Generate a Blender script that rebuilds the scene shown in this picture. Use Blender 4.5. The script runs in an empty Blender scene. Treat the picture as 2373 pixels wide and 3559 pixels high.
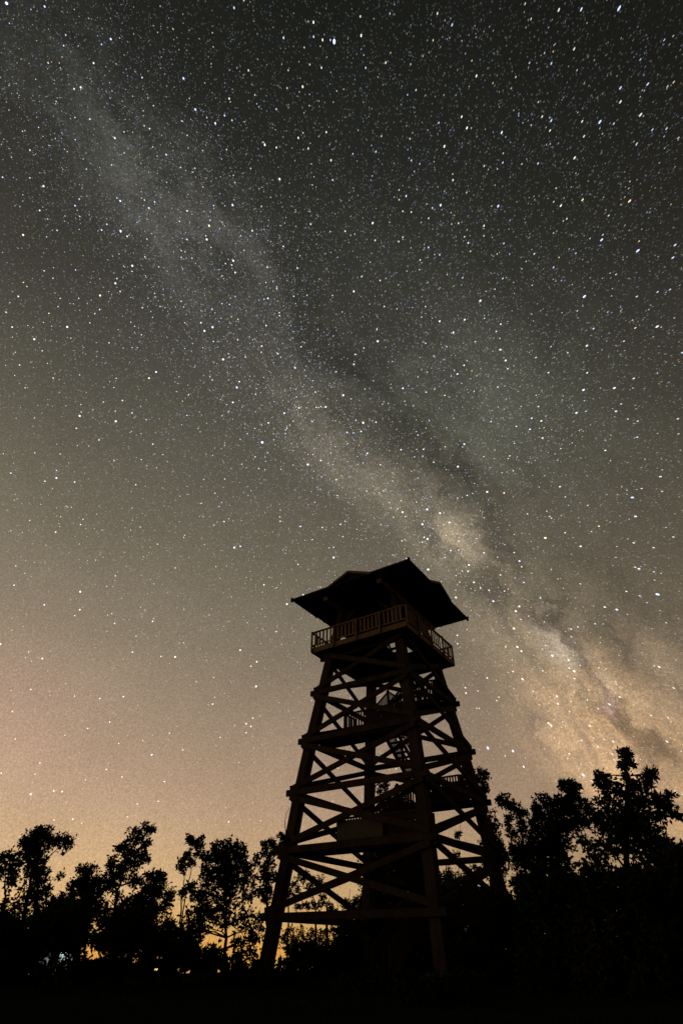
import bpy, bmesh, math, random
import numpy as np
from mathutils import Vector, Matrix

R = math.radians
scene = bpy.context.scene
col = scene.collection
random.seed(7)
rng = np.random.default_rng(11)

# ------------------------------------------------------------------ camera
FOC, PITCH, ROLL, CAMZ = 1859.54, 0.6875122, 0.0053025, 1.0168
PW, PH = 2373.0, 3559.0
cam = bpy.data.cameras.new("camera")
cam.sensor_fit = 'VERTICAL'
cam.sensor_height = 36.0
cam.lens = FOC / PH * 36.0
cam.clip_end = 30000.0
cam.clip_start = 0.1
camo = bpy.data.objects.new("camera", cam)
col.objects.link(camo)
cp, sp = math.cos(PITCH), math.sin(PITCH)
rx0 = Vector((1, 0, 0)); up0 = Vector((0, -sp, cp)); fw = Vector((0, cp, sp))
cr, sr = math.cos(ROLL), math.sin(ROLL)
rgt = rx0 * cr + up0 * sr
upv = -rx0 * sr + up0 * cr
M = Matrix(((rgt.x, upv.x, -fw.x, 0), (rgt.y, upv.y, -fw.y, 0), (rgt.z, upv.z, -fw.z, 0), (0, 0, 0, 1)))
camo.matrix_world = Matrix.Translation((0, 0, CAMZ)) @ M
scene.camera = camo
scene.view_settings.view_transform = 'Standard'
scene.view_settings.look = 'None'
scene.view_settings.exposure = 0.0
scene.view_settings.gamma = 1.0


def ray(px, py):
    """viewing direction of a measured point of the photograph"""
    u, v = px - PW / 2, py - PH / 2
    d = rgt * (u / FOC) + upv * (-v / FOC) + fw
    return d.normalized()


# ------------------------------------------------------------------ world
world = bpy.data.worlds.new("World")
scene.world = world
world.use_nodes = True
nt = world.node_tree
nt.nodes.clear()
NL = nt.links


class G:
    """tiny expression helper for shader maths"""
    def __init__(s, tree): s.t = tree; s.l = tree.links
    def m(s, op, a, b=None, c=None, clamp=False):
        n = s.t.nodes.new('ShaderNodeMath'); n.operation = op; n.use_clamp = clamp
        for i, x in enumerate((a, b, c)):
            if x is None: continue
            if isinstance(x, (int, float)): n.inputs[i].default_value = x
            else: s.l.new(x, n.inputs[i])
        return n.outputs[0]
    def v(s, op, a, b=None):
        n = s.t.nodes.new('ShaderNodeVectorMath'); n.operation = op
        for i, x in enumerate((a, b)):
            if x is None: continue
            if isinstance(x, (tuple, Vector)): n.inputs[i].default_value = tuple(x)
            else: s.l.new(x, n.inputs[i])
        return n.outputs['Value'] if op in ('DOT_PRODUCT', 'LENGTH') else n.outputs['Vector']
    def scale(s, vec, f):
        n = s.t.nodes.new('ShaderNodeVectorMath'); n.operation = 'SCALE'
        if isinstance(vec, tuple): n.inputs[0].default_value = vec
        else: s.l.new(vec, n.inputs[0])
        if isinstance(f, (int, float)): n.inputs['Scale'].default_value = f
        else: s.l.new(f, n.inputs['Scale'])
        return n.outputs['Vector']
    def noise(s, vec, scale, detail=4, rough=.55, off=(0, 0, 0)):
        n = s.t.nodes.new('ShaderNodeTexNoise'); n.inputs['Scale'].default_value = scale
        n.inputs['Detail'].default_value = detail; n.inputs['Roughness'].default_value = rough
        s.l.new(s.v('ADD', vec, off), n.inputs['Vector'])
        return n.outputs['Fac'] if 'Fac' in n.outputs else n.outputs[0], n.outputs['Color']


g = G(nt)
tc = nt.nodes.new('ShaderNodeTexCoord')
D = g.v('NORMALIZE', tc.outputs['Generated'])
sep = nt.nodes.new('ShaderNodeSeparateXYZ'); NL.new(D, sep.inputs[0])
dx, dy, dz = sep.outputs
el = g.m('ARCSINE', dz)
fac = g.m('MULTIPLY_ADD', el, 180 / math.pi / 100, .05)       # -5 deg .. 95 deg
ramp = nt.nodes.new('ShaderNodeValToRGB')
stops = [(-4, .66, .31, .055), (0, .66, .325, .075), (2, .62, .365, .130), (4, .57, .365, .175), (10, .44, .298, .190), (17, .318, .230, .160), (24, .214, .173, .119),
         (34, .148, .127, .091), (42, .106, .096, .071), (52, .075, .0705, .055), (62, .052, .0500, .0405),
         (72, .0340, .0345, .0285), (82, .0210, .0226, .0184), (92, .0145, .0158, .0130)]
cramp = ramp.color_ramp
while len(cramp.elements) < len(stops): cramp.elements.new(.5)
for e_, (a, r_, g_, b_) in zip(cramp.elements, stops):
    e_.position = (a + 5) / 100; e_.color = (r_, g_, b_, 1)
NL.new(fac, ramp.inputs[0])
# the town's glow is stronger towards the east (left), weak behind the camera
azf = g.m('MAXIMUM', g.m('MULTIPLY_ADD', dx, -.58, .97), .25)
back = nt.nodes.new('ShaderNodeMapRange'); back.interpolation_type = 'SMOOTHSTEP'
NL.new(dy, back.inputs['Value'])
for k, v_ in (('From Min', -.55), ('From Max', .12), ('To Min', .10), ('To Max', 1.0)): back.inputs[k].default_value = v_
base = g.scale(ramp.outputs['Color'], g.m('MULTIPLY', azf, back.outputs['Result']))

# galactic frame
POLE = Vector((0.75142401, -0.51274456, 0.41527698)).normalized()
E1 = ray(1580, 1890); E1 = (E1 - POLE * E1.dot(POLE)).normalized()
E2 = POLE.cross(E1)
if ray(2250, 2650).dot(E2) < 0: E2 = -E2


def lonlat(d):
    return math.degrees(math.atan2(d.dot(E2), d.dot(E1))), math.degrees(math.asin(d.dot(POLE)))


wn, wc = g.noise(D, 6.5, 5, .6)
warp = g.scale(g.v('SUBTRACT', wc, (.5, .5, .5)), .13)
wn2, wc2 = g.noise(D, 22, 4, .6, (3, 1, 7))
warp2 = g.scale(g.v('SUBTRACT', wc2, (.5, .5, .5)), .05)
DW = g.v('NORMALIZE', g.v('ADD', g.v('ADD', D, warp), warp2))
lon = g.m('MULTIPLY', g.m('ARCTAN2', g.v('DOT_PRODUCT', DW, E2), g.v('DOT_PRODUCT', DW, E1)), 180 / math.pi)
lat = g.m('MULTIPLY', g.m('ARCSINE', g.v('DOT_PRODUCT', DW, POLE)), 180 / math.pi)


def gauss(px, py, sx, sy):
    l0, b0 = lonlat(ray(px, py))
    a = g.m('DIVIDE', g.m('SUBTRACT', lon, l0), sx * 1.41)
    b = g.m('DIVIDE', g.m('SUBTRACT', lat, b0), sy * 1.41)
    return g.m('EXPONENT', g.m('MULTIPLY', g.m('MULTIPLY_ADD', a, a, g.m('MULTIPLY', b, b)), -1.0))


BLOBS = [(535, 635, 8, 3.0, .026, .0255, .023), (735, 845, 4.5, 2.8, .030, .027, .024), (320, 420, 8, 3.3, .020, .0205, .019),
         (1010, 1390, 6, 2.4, .020, .018, .014), (1130, 1500, 3, 2, .022, .019, .0135), (1240, 1620, 3, 2.4, .024, .020, .014),
         (1400, 1730, 4.5, 2.6, .036, .028, .020), (1585, 1885, 2.6, 1.7, .10, .077, .047), (1530, 1840, 4.5, 3.4, .024, .020, .014),
         (1770, 2130, 3.2, 2.6, .045, .034, .022), (1940, 2240, 1.9, 1.1, .095, .085, .074), (2118, 2447, .45, .4, .16, .085, .11), (2105, 2385, .9, .7, .06, .055, .05), (1875, 2078, .7, .6, .05, .036, .034), (1720, 2080, 2.0, 1.3, .035, .026, .016), (1830, 2260, 7, 6, .018, .0125, .007),
         (1960, 2420, 4, 3, .046, .030, .015), (2090, 2560, 4.5, 3.4, .118, .070, .030), (2240, 2660, 5, 3.2, .118, .068, .028),
         (2270, 2420, 4, 4, .040, .028, .015), (2310, 2290, 5, 3.4, .028, .019, .011), (1540, 1430, 10, 6.0, .013, .0135, .0105), (1850, 1400, 10, 6.5, .008, .0088, .0065)]
cmb = nt.nodes.new('ShaderNodeCombineXYZ')
NL.new(g.m('MULTIPLY', lon, .085), cmb.inputs[0]); NL.new(g.m('MULTIPLY', lat, .20), cmb.inputs[1])
bandn = g.noise(cmb.outputs[0], 1.0, 10, .66, (4.2, 1.7, 0))[0]
lane = nt.nodes.new('ShaderNodeMapRange'); lane.interpolation_type = 'SMOOTHSTEP'
NL.new(bandn, lane.inputs['Value'])
for k, v_ in (('From Min', .34), ('From Max', .60), ('To Min', .12), ('To Max', 1.45)): lane.inputs[k].default_value = v_
fine = g.noise(D, 260, 3, .7, (8, 3, 5))[0]
cloudmask = g.m('MULTIPLY', lane.outputs['Result'], g.m('MULTIPLY_ADD', g.m('SUBTRACT', fine, .5), 2.2, 1.0))
mw = None
for px, py, sx, sy, r_, g_, b_ in BLOBS:
    t = g.scale((r_, g_, b_), gauss(px, py, sx, sy))
    mw = t if mw is None else g.v('ADD', mw, t)
mw = g.scale(mw, g.m('MULTIPLY', g.m('MAXIMUM', cloudmask, .1), 1.6))
DUST = [(960, 960, 6, 3.4, 0.079), (1200, 1250, 7, 3.6, 0.108), (1370, 1430, 5, 2.8, 0.130), (1540, 1650, 4, 2.6, 0.173), (1690, 1960, 3.5, 3, 0.180),
        (1900, 2090, 3, 2.2, 0.158), (2040, 2210, 4, 1.9, 0.187), (2110, 2430, 3, 1.6, 0.173), (2190, 2500, 3.4, 1.1, 0.216), (2230, 2150, 6, 4, 0.086)]
ds = None
for px, py, sx, sy, a in DUST:
    t = g.m('MULTIPLY', gauss(px, py, sx, sy), a)
    ds = t if ds is None else g.m('ADD', ds, t)
lane2 = nt.nodes.new('ShaderNodeMapRange'); lane2.interpolation_type = 'SMOOTHSTEP'
NL.new(g.noise(cmb.outputs[0], 1.6, 9, .66, (1.2, 7.7, 3))[0], lane2.inputs['Value'])
for k, v_ in (('From Min', .38), ('From Max', .62), ('To Min', 2.2), ('To Max', .2)): lane2.inputs[k].default_value = v_
ds = g.m('MULTIPLY', ds, lane2.outputs['Result'])
mott = g.m('MULTIPLY_ADD', g.noise(D, 4.5, 6, .6, (1, 8, 3))[0], .34, .83)        # uneven airglow
keep = g.m('SUBTRACT', 1.0, g.m('MINIMUM', g.m('MAXIMUM', ds, 0.0), .5))
sky = g.scale(g.v('ADD', base, mw), g.m('MULTIPLY', keep, mott))
# faint pink aurora-like airglow low in the east
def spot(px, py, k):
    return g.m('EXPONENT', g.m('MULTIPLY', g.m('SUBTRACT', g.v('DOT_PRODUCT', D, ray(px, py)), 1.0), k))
sky = g.v('ADD', sky, g.scale((.040, .010, .012), spot(40, 2420, 130)))
sky = g.v('ADD', sky, g.scale((.0006, .0020, .0006), spot(1500, 1350, 9)))
sky = g.scale(sky, g.m('SUBTRACT', 1.0, g.m('MULTIPLY', spot(2600, -200, 8), .68)))  # lens vignetting painted into the sky: dark upper right corner
sky = g.scale(sky, g.m('SUBTRACT', 1.0, g.m('MULTIPLY', spot(-150, -250, 9), .64)))  # the same painted vignetting for the upper left corner
# camera noise painted into the sky colour as fine grain all over
gn, gc = g.noise(D, 400, 1.5, .6)
gn2, gc2 = g.noise(D, 420, 2, .6, (4, 4, 4))
grain = g.m('MULTIPLY_ADD', g.m('SUBTRACT', gn, .5), .85, 1.0)
grain = g.m('ADD', grain, g.m('MULTIPLY', g.m('MAXIMUM', g.m('SUBTRACT', gn2, .56), 0.0), 1.6))
sky = g.scale(sky, grain)
bg = nt.nodes.new('ShaderNodeBackground'); bg.inputs['Strength'].default_value = 1.0
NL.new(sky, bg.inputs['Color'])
wo = nt.nodes.new('ShaderNodeOutputWorld'); NL.new(bg.outputs[0], wo.inputs['Surface'])
world.cycles.sampling_method = 'MANUAL'
world.cycles.sample_map_resolution = 512

# ------------------------------------------------------------------ faint warm glow of the town on the near faces (one weak sun)
sl = bpy.data.lights.new("sun", 'SUN'); sl.energy = .013; sl.angle = R(8); sl.color = (1.0, .72, .46)
so = bpy.data.objects.new("sun", sl); col.objects.link(so)
sundir = Vector((-.84, -.53, .11)).normalized()          # towards the light
so.rotation_euler = sundir.to_track_quat('Z', 'Y').to_euler()

# ------------------------------------------------------------------ helpers
def mat(name, build):
    m = bpy.data.materials.new(name); m.use_nodes = True
    t = m.node_tree; b = t.nodes['Principled BSDF']
    build(t, b, G(t)); return m


def texmat(name, c1, c2, scale, rough=.85, stretch=(1, 1, 1), bump=0.0, detail=6, spec=.04):
    def f(t, b, q):
        tcn = t.nodes.new('ShaderNodeTexCoord')
        mp = t.nodes.new('ShaderNodeMapping'); mp.inputs['Scale'].default_value = stretch
        t.links.new(tcn.outputs['Object'], mp.inputs[0])
        n, _ = q.noise(mp.outputs[0], scale, detail, .6)
        r = t.nodes.new('ShaderNodeValToRGB')
        r.color_ramp.elements[0].position = .32; r.color_ramp.elements[1].position = .7
        r.color_ramp.elements[0].color = (*c1, 1); r.color_ramp.elements[1].color = (*c2, 1)
        t.links.new(n, r.inputs[0]); t.links.new(r.outputs[0], b.inputs['Base Color'])
        b.inputs['Roughness'].default_value = rough
        b.inputs['Specular IOR Level'].default_value = spec
        if bump:
            bp = t.nodes.new('ShaderNodeBump'); bp.inputs['Strength'].default_value = bump
            t.links.new(n, bp.inputs['Height']); t.links.new(bp.outputs[0], b.inputs['Normal'])
    return mat(name, f)


def emit(name, c, s):
    m = bpy.data.materials.new(name); m.use_nodes = True; t = m.node_tree; t.nodes.clear()
    e = t.nodes.new('ShaderNodeEmission'); e.inputs[0].default_value = (*c, 1); e.inputs[1].default_value = s
    o = t.nodes.new('ShaderNodeOutputMaterial'); t.links.new(e.outputs[0], o.inputs[0]); return m


WOOD = texmat("weathered_timber", (.052, .038, .026), (.095, .070, .048), 3, .85, (1, 1, .25), .3)
WOODR = texmat("railing_timber", (.26, .18, .105), (.42, .29, .17), 5, .8, (1, 1, .4), .2)
PLANK = texmat("deck_timber", (.05, .035, .022), (.10, .068, .042), 4, .9, (1, .3, 1), .2)
PANEL = texmat("grey_board", (.10, .10, .075), (.16, .155, .12), 6, .8, (1, 1, 3), .2)
TILE = texmat("roof_shingle", (.030, .026, .023), (.060, .050, .044), 9, .9, (1, 1, 1), .4)
CONC = texmat("concrete", (.06, .06, .06), (.11, .11, .105), 5, .9, (1, 1, 1), .3)
BARK = texmat("bark", (.030, .024, .018), (.060, .048, .036), 6, .95, (1, 1, .2), .4)
LEAFS = [texmat("leaves_%s" % n, a, b, 2.2, .9, spec=.0) for n, a, b in
         (("dark", (.022, .032, .014), (.045, .060, .024)), ("olive", (.028, .032, .014), (.058, .060, .026)), ("deep", (.018, .028, .013), (.038, .050, .022)))]
GRASS = texmat("grass_blades", (.018, .026, .010), (.034, .044, .018), 1.5, .95, spec=.0)
SOIL = texmat("meadow_ground", (.010, .012, .007), (.020, .022, .012), .35, 1.0, spec=.0)


class MB:
    """collects boxes and bars and links them as one mesh object"""
    def __init__(s): s.v = []; s.f = []
    def hexa(s, c):
        b = len(s.v); s.v += [tuple(p) for p in c]
        for q in ((0, 3, 2, 1), (4, 5, 6, 7), (0, 1, 5, 4), (1, 2, 6, 5), (2, 3, 7, 6), (3, 0, 4, 7)):
            s.f.append(tuple(b + i for i in q))
        return s
    def box(s, x0, x1, y0, y1, z0, z1):
        return s.hexa([(x0, y0, z0), (x1, y0, z0), (x1, y1, z0), (x0, y1, z0), (x0, y0, z1), (x1, y0, z1), (x1, y1, z1), (x0, y1, z1)])
    def bar(s, p0, p1, w, t, n):
        """bar from p0 to p1, w wide in the plane whose normal is n, t thick along n"""
        p0 = Vector(p0); p1 = Vector(p1); d = (p1 - p0).normalized(); n = Vector(n)
        n = (n - d * n.dot(d)).normalized(); a = d.cross(n) * (w / 2); n = n * (t / 2)
        return s.hexa([p0 - a - n, p0 + a - n, p0 + a + n, p0 - a + n, p1 - a - n, p1 + a - n, p1 + a + n, p1 - a + n])
    def tube(s, pts, rad, k=7):
        b = len(s.v); pts = [Vector(p) for p in pts]
        for i, p in enumerate(pts):
            d = (pts[min(i + 1, len(pts) - 1)] - pts[max(i - 1, 0)]).normalized()
            u = d.cross(Vector((.3, .9, .2))).normalized(); w = d.cross(u)
            for j in range(k):
                a = 2 * math.pi * j / k
                s.v.append(tuple(p + (u * math.cos(a) + w * math.sin(a)) * rad[i]))
        for i in range(len(pts) - 1):
            for j in range(k):
                s.f.append((b + i * k + j, b + i * k + (j + 1) % k, b + (i + 1) * k + (j + 1) % k, b + (i + 1) * k + j))
        s.f.append(tuple(b + j for j in range(k))[::-1]); e = b + (len(pts) - 1) * k
        s.f.append(tuple(e + j for j in range(k)))
        return s
    def build(s, name, m, parent=None, smooth=False, bevel=0.0):
        me = bpy.data.meshes.new(name); me.from_pydata(s.v, [], s.f); me.materials.append(m)
        if smooth: me.polygons.foreach_set('use_smooth', [True] * len(me.polygons))
        bm = bmesh.new(); bm.from_mesh(me); bmesh.ops.recalc_face_normals(bm, faces=bm.faces)
        if bevel: bmesh.ops.bevel(bm, geom=bm.edges[:], offset=bevel, segments=1, affect='EDGES')
        bm.to_mesh(me); bm.free()
        o = bpy.data.objects.new(name, me); col.objects.link(o)
        if parent: o.parent = parent
        return o


def tag(o, label=None, cat=None, group=None, kind=None):
    if label: o['label'] = label
    if cat: o['category'] = cat
    if group: o['group'] = group
    if kind: o['kind'] = kind
    return o


def empty(name, loc=(0, 0, 0), rz=0.0):
    o = bpy.data.objects.new(name, None); o.location = loc; o.rotation_euler = (0, 0, rz)
    o.empty_display_size = .3; col.objects.link(o); return o


# ------------------------------------------------------------------ ground: a low hill that falls away beyond the clearing
def gz(r):
    return float(np.interp(r, [0, 23, 32, 47, 80, 150, 400, 5000], [0, 0, -.35, -1.15, -2.7, -6.0, -12.4, -154]))


rad = [0, 4, 8, 13, 19, 23, 27, 32, 39, 47, 55, 64, 75, 90, 120, 170, 260, 420, 700, 1200, 2200, 4200]
NS = 64
gv = [(0, 20, 0)]; gf = []
for i, r in enumerate(rad[1:]):
    for j in range(NS):
        a = 2 * math.pi * j / NS
        gv.append((r * math.cos(a), r * math.sin(a) + 20, gz(r)))
for j in range(NS): gf.append((0, 1 + j, 1 + (j + 1) % NS))
for i in range(len(rad) - 2):
    for j in range(NS):
        a, b = 1 + i * NS, 1 + (i + 1) * NS
        gf.append((a + j, b + j, b + (j + 1) % NS, a + (j + 1) % NS))
me = bpy.data.meshes.new("ground"); me.from_pydata(gv, [], gf); me.materials.append(SOIL)
go = bpy.data.objects.new("ground", me); col.objects.link(go); tag(go, kind='structure')


def gat(x, y): return gz(math.hypot(x, y - 20))


# ------------------------------------------------------------------ watchtower
S = 1.37
CX, CY, YAW = 1.95774 * S, 22.7053 * S, 0.197953
tower = empty("watchtower", (CX, CY, 0), YAW - math.pi / 4)
tag(tower, "tall timber lookout tower with cross-braced legs, railed balcony and wide hipped roof", "watchtower")
LZ = [0, 2.184, 4.723, 7.224, 9.763, 12.437, 14.717]
LS = [4.20, 3.95, 3.66, 3.40, 3.066, 2.669, 2.335]
TILT = [(-.12, .06), (-.10, .06), (-.03, .02), (0, 0), (0, 0), (0, 0), (0, 0)]


def hs(z):
    if z > LZ[-1]: return LS[-1] - .1466 * (z - LZ[-1])
    return float(np.interp(z, LZ, LS))


def off(z):
    return float(np.interp(z, LZ, [t[0] for t in TILT])), float(np.interp(z, LZ, [t[1] for t in TILT]))


def fp(f, x, depth, z):
    """point of face f (0 front-left, 1 front-right, 2 and 3 behind), x along the face, depth outwards"""
    p = (x, -depth); o = off(z)
    for _ in range(f): p = (-p[1], p[0])
    return Vector((p[0] + o[0], p[1] + o[1], z))


def fn(f):
    p = (0, -1)
    for _ in range(f): p = (-p[1], p[0])
    return Vector((p[0], p[1], 0))


HL = .245      # half width of a leg
for f in range(4):
    m_ = MB(); zz = [.35] + LZ[1:] + [18.0]
    for z0, z1 in zip(zz[:-1], zz[1:]):
        c = []
        for z in (z0, z1):
            w_ = HL if z < 15 else .16
            ce = fp(f, hs(z), hs(z), z)
            c += [ce + Vector(q) * w_ for q in ((-1, -1, 0), (1, -1, 0), (1, 1, 0), (-1, 1, 0))]
        m_.hexa(c)
    m_.build('leg', WOOD, tower)
    ce = fp(f, hs(.2), hs(.2), 0)
    c = []
    for z, w_ in ((-.3, .62), (.42, .48)):
        c += [Vector((ce.x, ce.y, z)) + Vector(q) * w_ for q in ((-1, -1, 0), (1, -1, 0), (1, 1, 0), (-1, 1, 0))]
    MB().hexa(c).build('footing', CONC, tower, bevel=.03)

for f in range(4):
    n = fn(f)
    for i in range(1, 6):
        z = LZ[i]; s = hs(z)
        ext = HL + .36 if f % 2 == 0 else HL - .006
        d = s + HL + .078
        MB().bar(fp(f, -s - ext, d, z), fp(f, s + ext, d, z), .29, .15, n).build('ring_beam', WOOD, tower, bevel=.012)
    for i in range(1, 6):
        z0, z1 = LZ[i] + .24, LZ[i + 1] - .24
        if i == 5: z1 = LZ[6] + .02
        for sg in (-1, 1):
            dd_ = HL + (.062 if sg < 0 else .178)
            a = fp(f, sg * (hs(z0) + .34), hs(z0) + dd_, z0 - .03)
            b = fp(f, -sg * (hs(z1) + .26), hs(z1) + dd_, z1 + .03)
            MB().bar(a, b, .265, .108, n).build('brace', WOOD, tower, bevel=.01)


def railing(name, parent, p0, p1, h, slat_pitch, slat_w, post_every=None, wood=WOODR, posts=True):
    """sloped or level railing as one mesh: rails, slats and posts"""
    p0 = Vector(p0); p1 = Vector(p1); d = p1 - p0; L = math.hypot(d.x, d.y)
    hd = Vector((d.x, d.y, 0)).normalized(); nn = Vector((-hd.y, hd.x, 0)); U = Vector((0, 0, 1))
    m_ = MB()
    m_.bar(p0 + U * h, p1 + U * h, .08, .06, nn)
    m_.bar(p0 + U * .16, p1 + U * .16, .07, .045, nn)
    k = max(2, int(L / slat_pitch))
    for j in range(k):
        q = p0 + d * ((j + .5) / k)
        m_.bar(q + U * .196, q + U * (h - .041), slat_w, .024, nn)
    if posts:
        np_ = max(1, round(L / (post_every or 1.6)))
        for j in range(np_ + 1):
            q = p0 + d * (j / np_) + nn * .085
            m_.bar(q + U * -.12, q + U * (h + .04), .09, .09, nn)
    return m_.build(name, wood, parent)


# landings: front at D and B, back at E, C and A
def landing(z, side, depth_in, x0, x1, rails):
    s = hs(z)
    o = off(z)
    y_out, y_in = s - .10, depth_in
    ys = sorted((side * y_out, side * y_in))
    m_ = MB()
    y = ys[0]
    while y < ys[1] - .05:
        m_.box(x0 + o[0], x1 + o[0], y + o[1], min(y + .14, ys[1]) + o[1] - .012, z + .05, z + .095); y += .14
    la = m_.build('landing', PLANK, tower)
    j = MB(); x = x0 + .06
    while x < x1:
        j.box(x + o[0], x + .07 + o[0], ys[0] + .09 + o[1], ys[1] - .09 + o[1], z - .13, z + .047); x += (x1 - x0 - .19) / 6
    for yy in (ys[0] + .04, ys[1] - .09):
        j.box(x0 + o[0], x1 + o[0], yy + o[1], yy + .045 + o[1], z - .15, z + .046)
    j.build('joist', WOOD, la)
    for a, b in rails:
        railing('landing_railing', la, (a[0], a[1], z + .09), (b[0], b[1], z + .09), 1.02, .15, .085, wood=WOOD)
    return la


XL, XR = -.05, 1.15      # the two stair lanes
for z, side, din in ((LZ[2], -1, 2.35), (LZ[4], -1, 1.80)):
    s = hs(z)
    rl = [((-.95, -s + .12), (s - .28, -s + .12)), ((-.95, -s + .2), (-.95, -din - .03)), ((XR + .55, -din - .02), (s - .3, -din - .02))]
    la = landing(z, side, din, -s + .26, s - .26, rl)
    if z < 6:
        MB().box(-.92, 1.5, -s - .02, -s + .02, z + .22, z + 1.0).build('railing_panel', PANEL, la)['label'] = "plain grey-green boarded panel in the railing"
for z, side, din in ((LZ[1], 1, 2.4), (LZ[3], 1, 1.95), (LZ[5], 1, 1.45)):
    s = hs(z)
    rl = [((-.75, s - .12), (s - .3, s - .12)), ((-.75, s - .2), (-.75, din + .03)), ((XR + .55, din + .02), (s - .3, din + .02)), ((s - .28, s - .2), (s - .28, din + .1))]
    la = landing(z, side, din, -.75, s - .24, rl)
    if z == LZ[3]:
        MB().box(.35, s - .35, s - .20, s - .16, z + .1, z + .78).build('railing_panel', PLANK, la)


def flight(xc, y0, z0, y1, z1, n=13, w=.72):
    """stairs rising from (y0, z0) to (y1, z1)"""
    o = off((z0 + z1) / 2); xc += o[0]
    sf = MB()
    for i in range(n):
        t = (i + .7) / n
        y = y0 + (y1 - y0) * t; z = z0 + (z1 - z0) * (i + 1) / (n + 1)
        sf.box(xc - w / 2, xc + w / 2, y - .13, y + .13, z, z + .045)
    so_ = sf.build('stair_flight', PLANK, tower)
    for sd in (-1, 1):
        x = xc + sd * (w / 2 + .028)
        MB().bar((x, y0, z0 - .05), (x, y1, z1 - .05), .26, .05, (1, 0, 0)).build('stringer', WOOD, so_)
        x = xc + sd * (w / 2 + .085)
        railing('handrail', so_, (x, y0 + (y1 - y0) * .06, z0 + (z1 - z0) * .06 + .05), (x, y0 + (y1 - y0) * .94, z0 + (z1 - z0) * .94 + .05), 1.0, .15, .08, wood=WOOD)


flight(XL, -1.4, .05, 2.35, LZ[1] + .05, 11)
flight(XR, 2.35, LZ[1] + .05, -2.3, LZ[2] + .05)
flight(XL, -2.3, LZ[2] + .05, 1.9, LZ[3] + .05)
flight(XR, 1.9, LZ[3] + .05, -1.75, LZ[4] + .05)
flight(XL, -1.75, LZ[4] + .05, 1.4, LZ[5] + .05)
flight(XR, 1.4, LZ[5] + .05, -1.25, 14.95, 12)

# balcony
HB = 3.218; ZB = 14.84
balc = MB()
x = -HB + .07
while x < HB - .08:
    x1 = min(x + .145, HB - .07)
    if x1 > XR - .5 and x < XR + .5:
        balc.box(x, x1 - .01, -HB + .07, -1.3, ZB + .24, ZB + .285); balc.box(x, x1 - .01, 1.1, HB - .07, ZB + .24, ZB + .285)
    else:
        balc.box(x, x1 - .01, -HB + .07, HB - .07, ZB + .24, ZB + .285)
    x += .145
bal = balc.build('balcony', PLANK, tower)
jm = MB()
for x in np.linspace(-HB + .35, HB - .35, 9):
    if abs(x - XR) < .35: continue
    jm.box(x - .05, x + .05, -HB + .075, HB - .075, ZB + .02, ZB + .237)
jm.build('joist', WOOD, bal)
bm_ = MB()
for y in (-2.32, -.02, 2.32): bm_.box(-HB + .1, HB - .1, y - .09, y + .09, ZB - .24, ZB + .017)
bm_.build('bearer', WOOD, bal)
ZT = 16.19
for f in range(4):
    n = fn(f)
    e = HB if f % 2 == 0 else HB - .065
    MB().bar(fp(f, -e, HB - .03, ZB + .155), fp(f, e, HB - .03, ZB + .155), .31, .06, n).build('fascia', WOODR, bal, bevel=.006)
    rl = MB().bar(fp(f, -HB + .0, HB - .02, ZT - .035), fp(f, HB - .09, HB - .02, ZT - .035), .07, .11, n).build('balcony_railing', WOODR, bal)
    MB().bar(fp(f, -HB + .05, HB - .04, ZB + .475), fp(f, HB - .07, HB - .04, ZB + .475), .075, .05, n).build('bottom_rail', WOODR, rl)
    xs = np.linspace(-HB + .06, HB - .06, 5)
    for j in range(4):
        MB().bar(fp(f, xs[j], HB + .045, ZB + .04), fp(f, xs[j], HB + .045, ZT + .01), .10, .085, n).build('post', WOODR, rl, bevel=.008)
        for k in range(5):
            xx = xs[j] + (xs[j + 1] - xs[j]) * (k + 1) / 6
            MB().bar(fp(f, xx, HB - .04, ZB + .514), fp(f, xx, HB - .04, ZT - .072), .115, .028, n).build('baluster', WOODR, rl)

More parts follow.
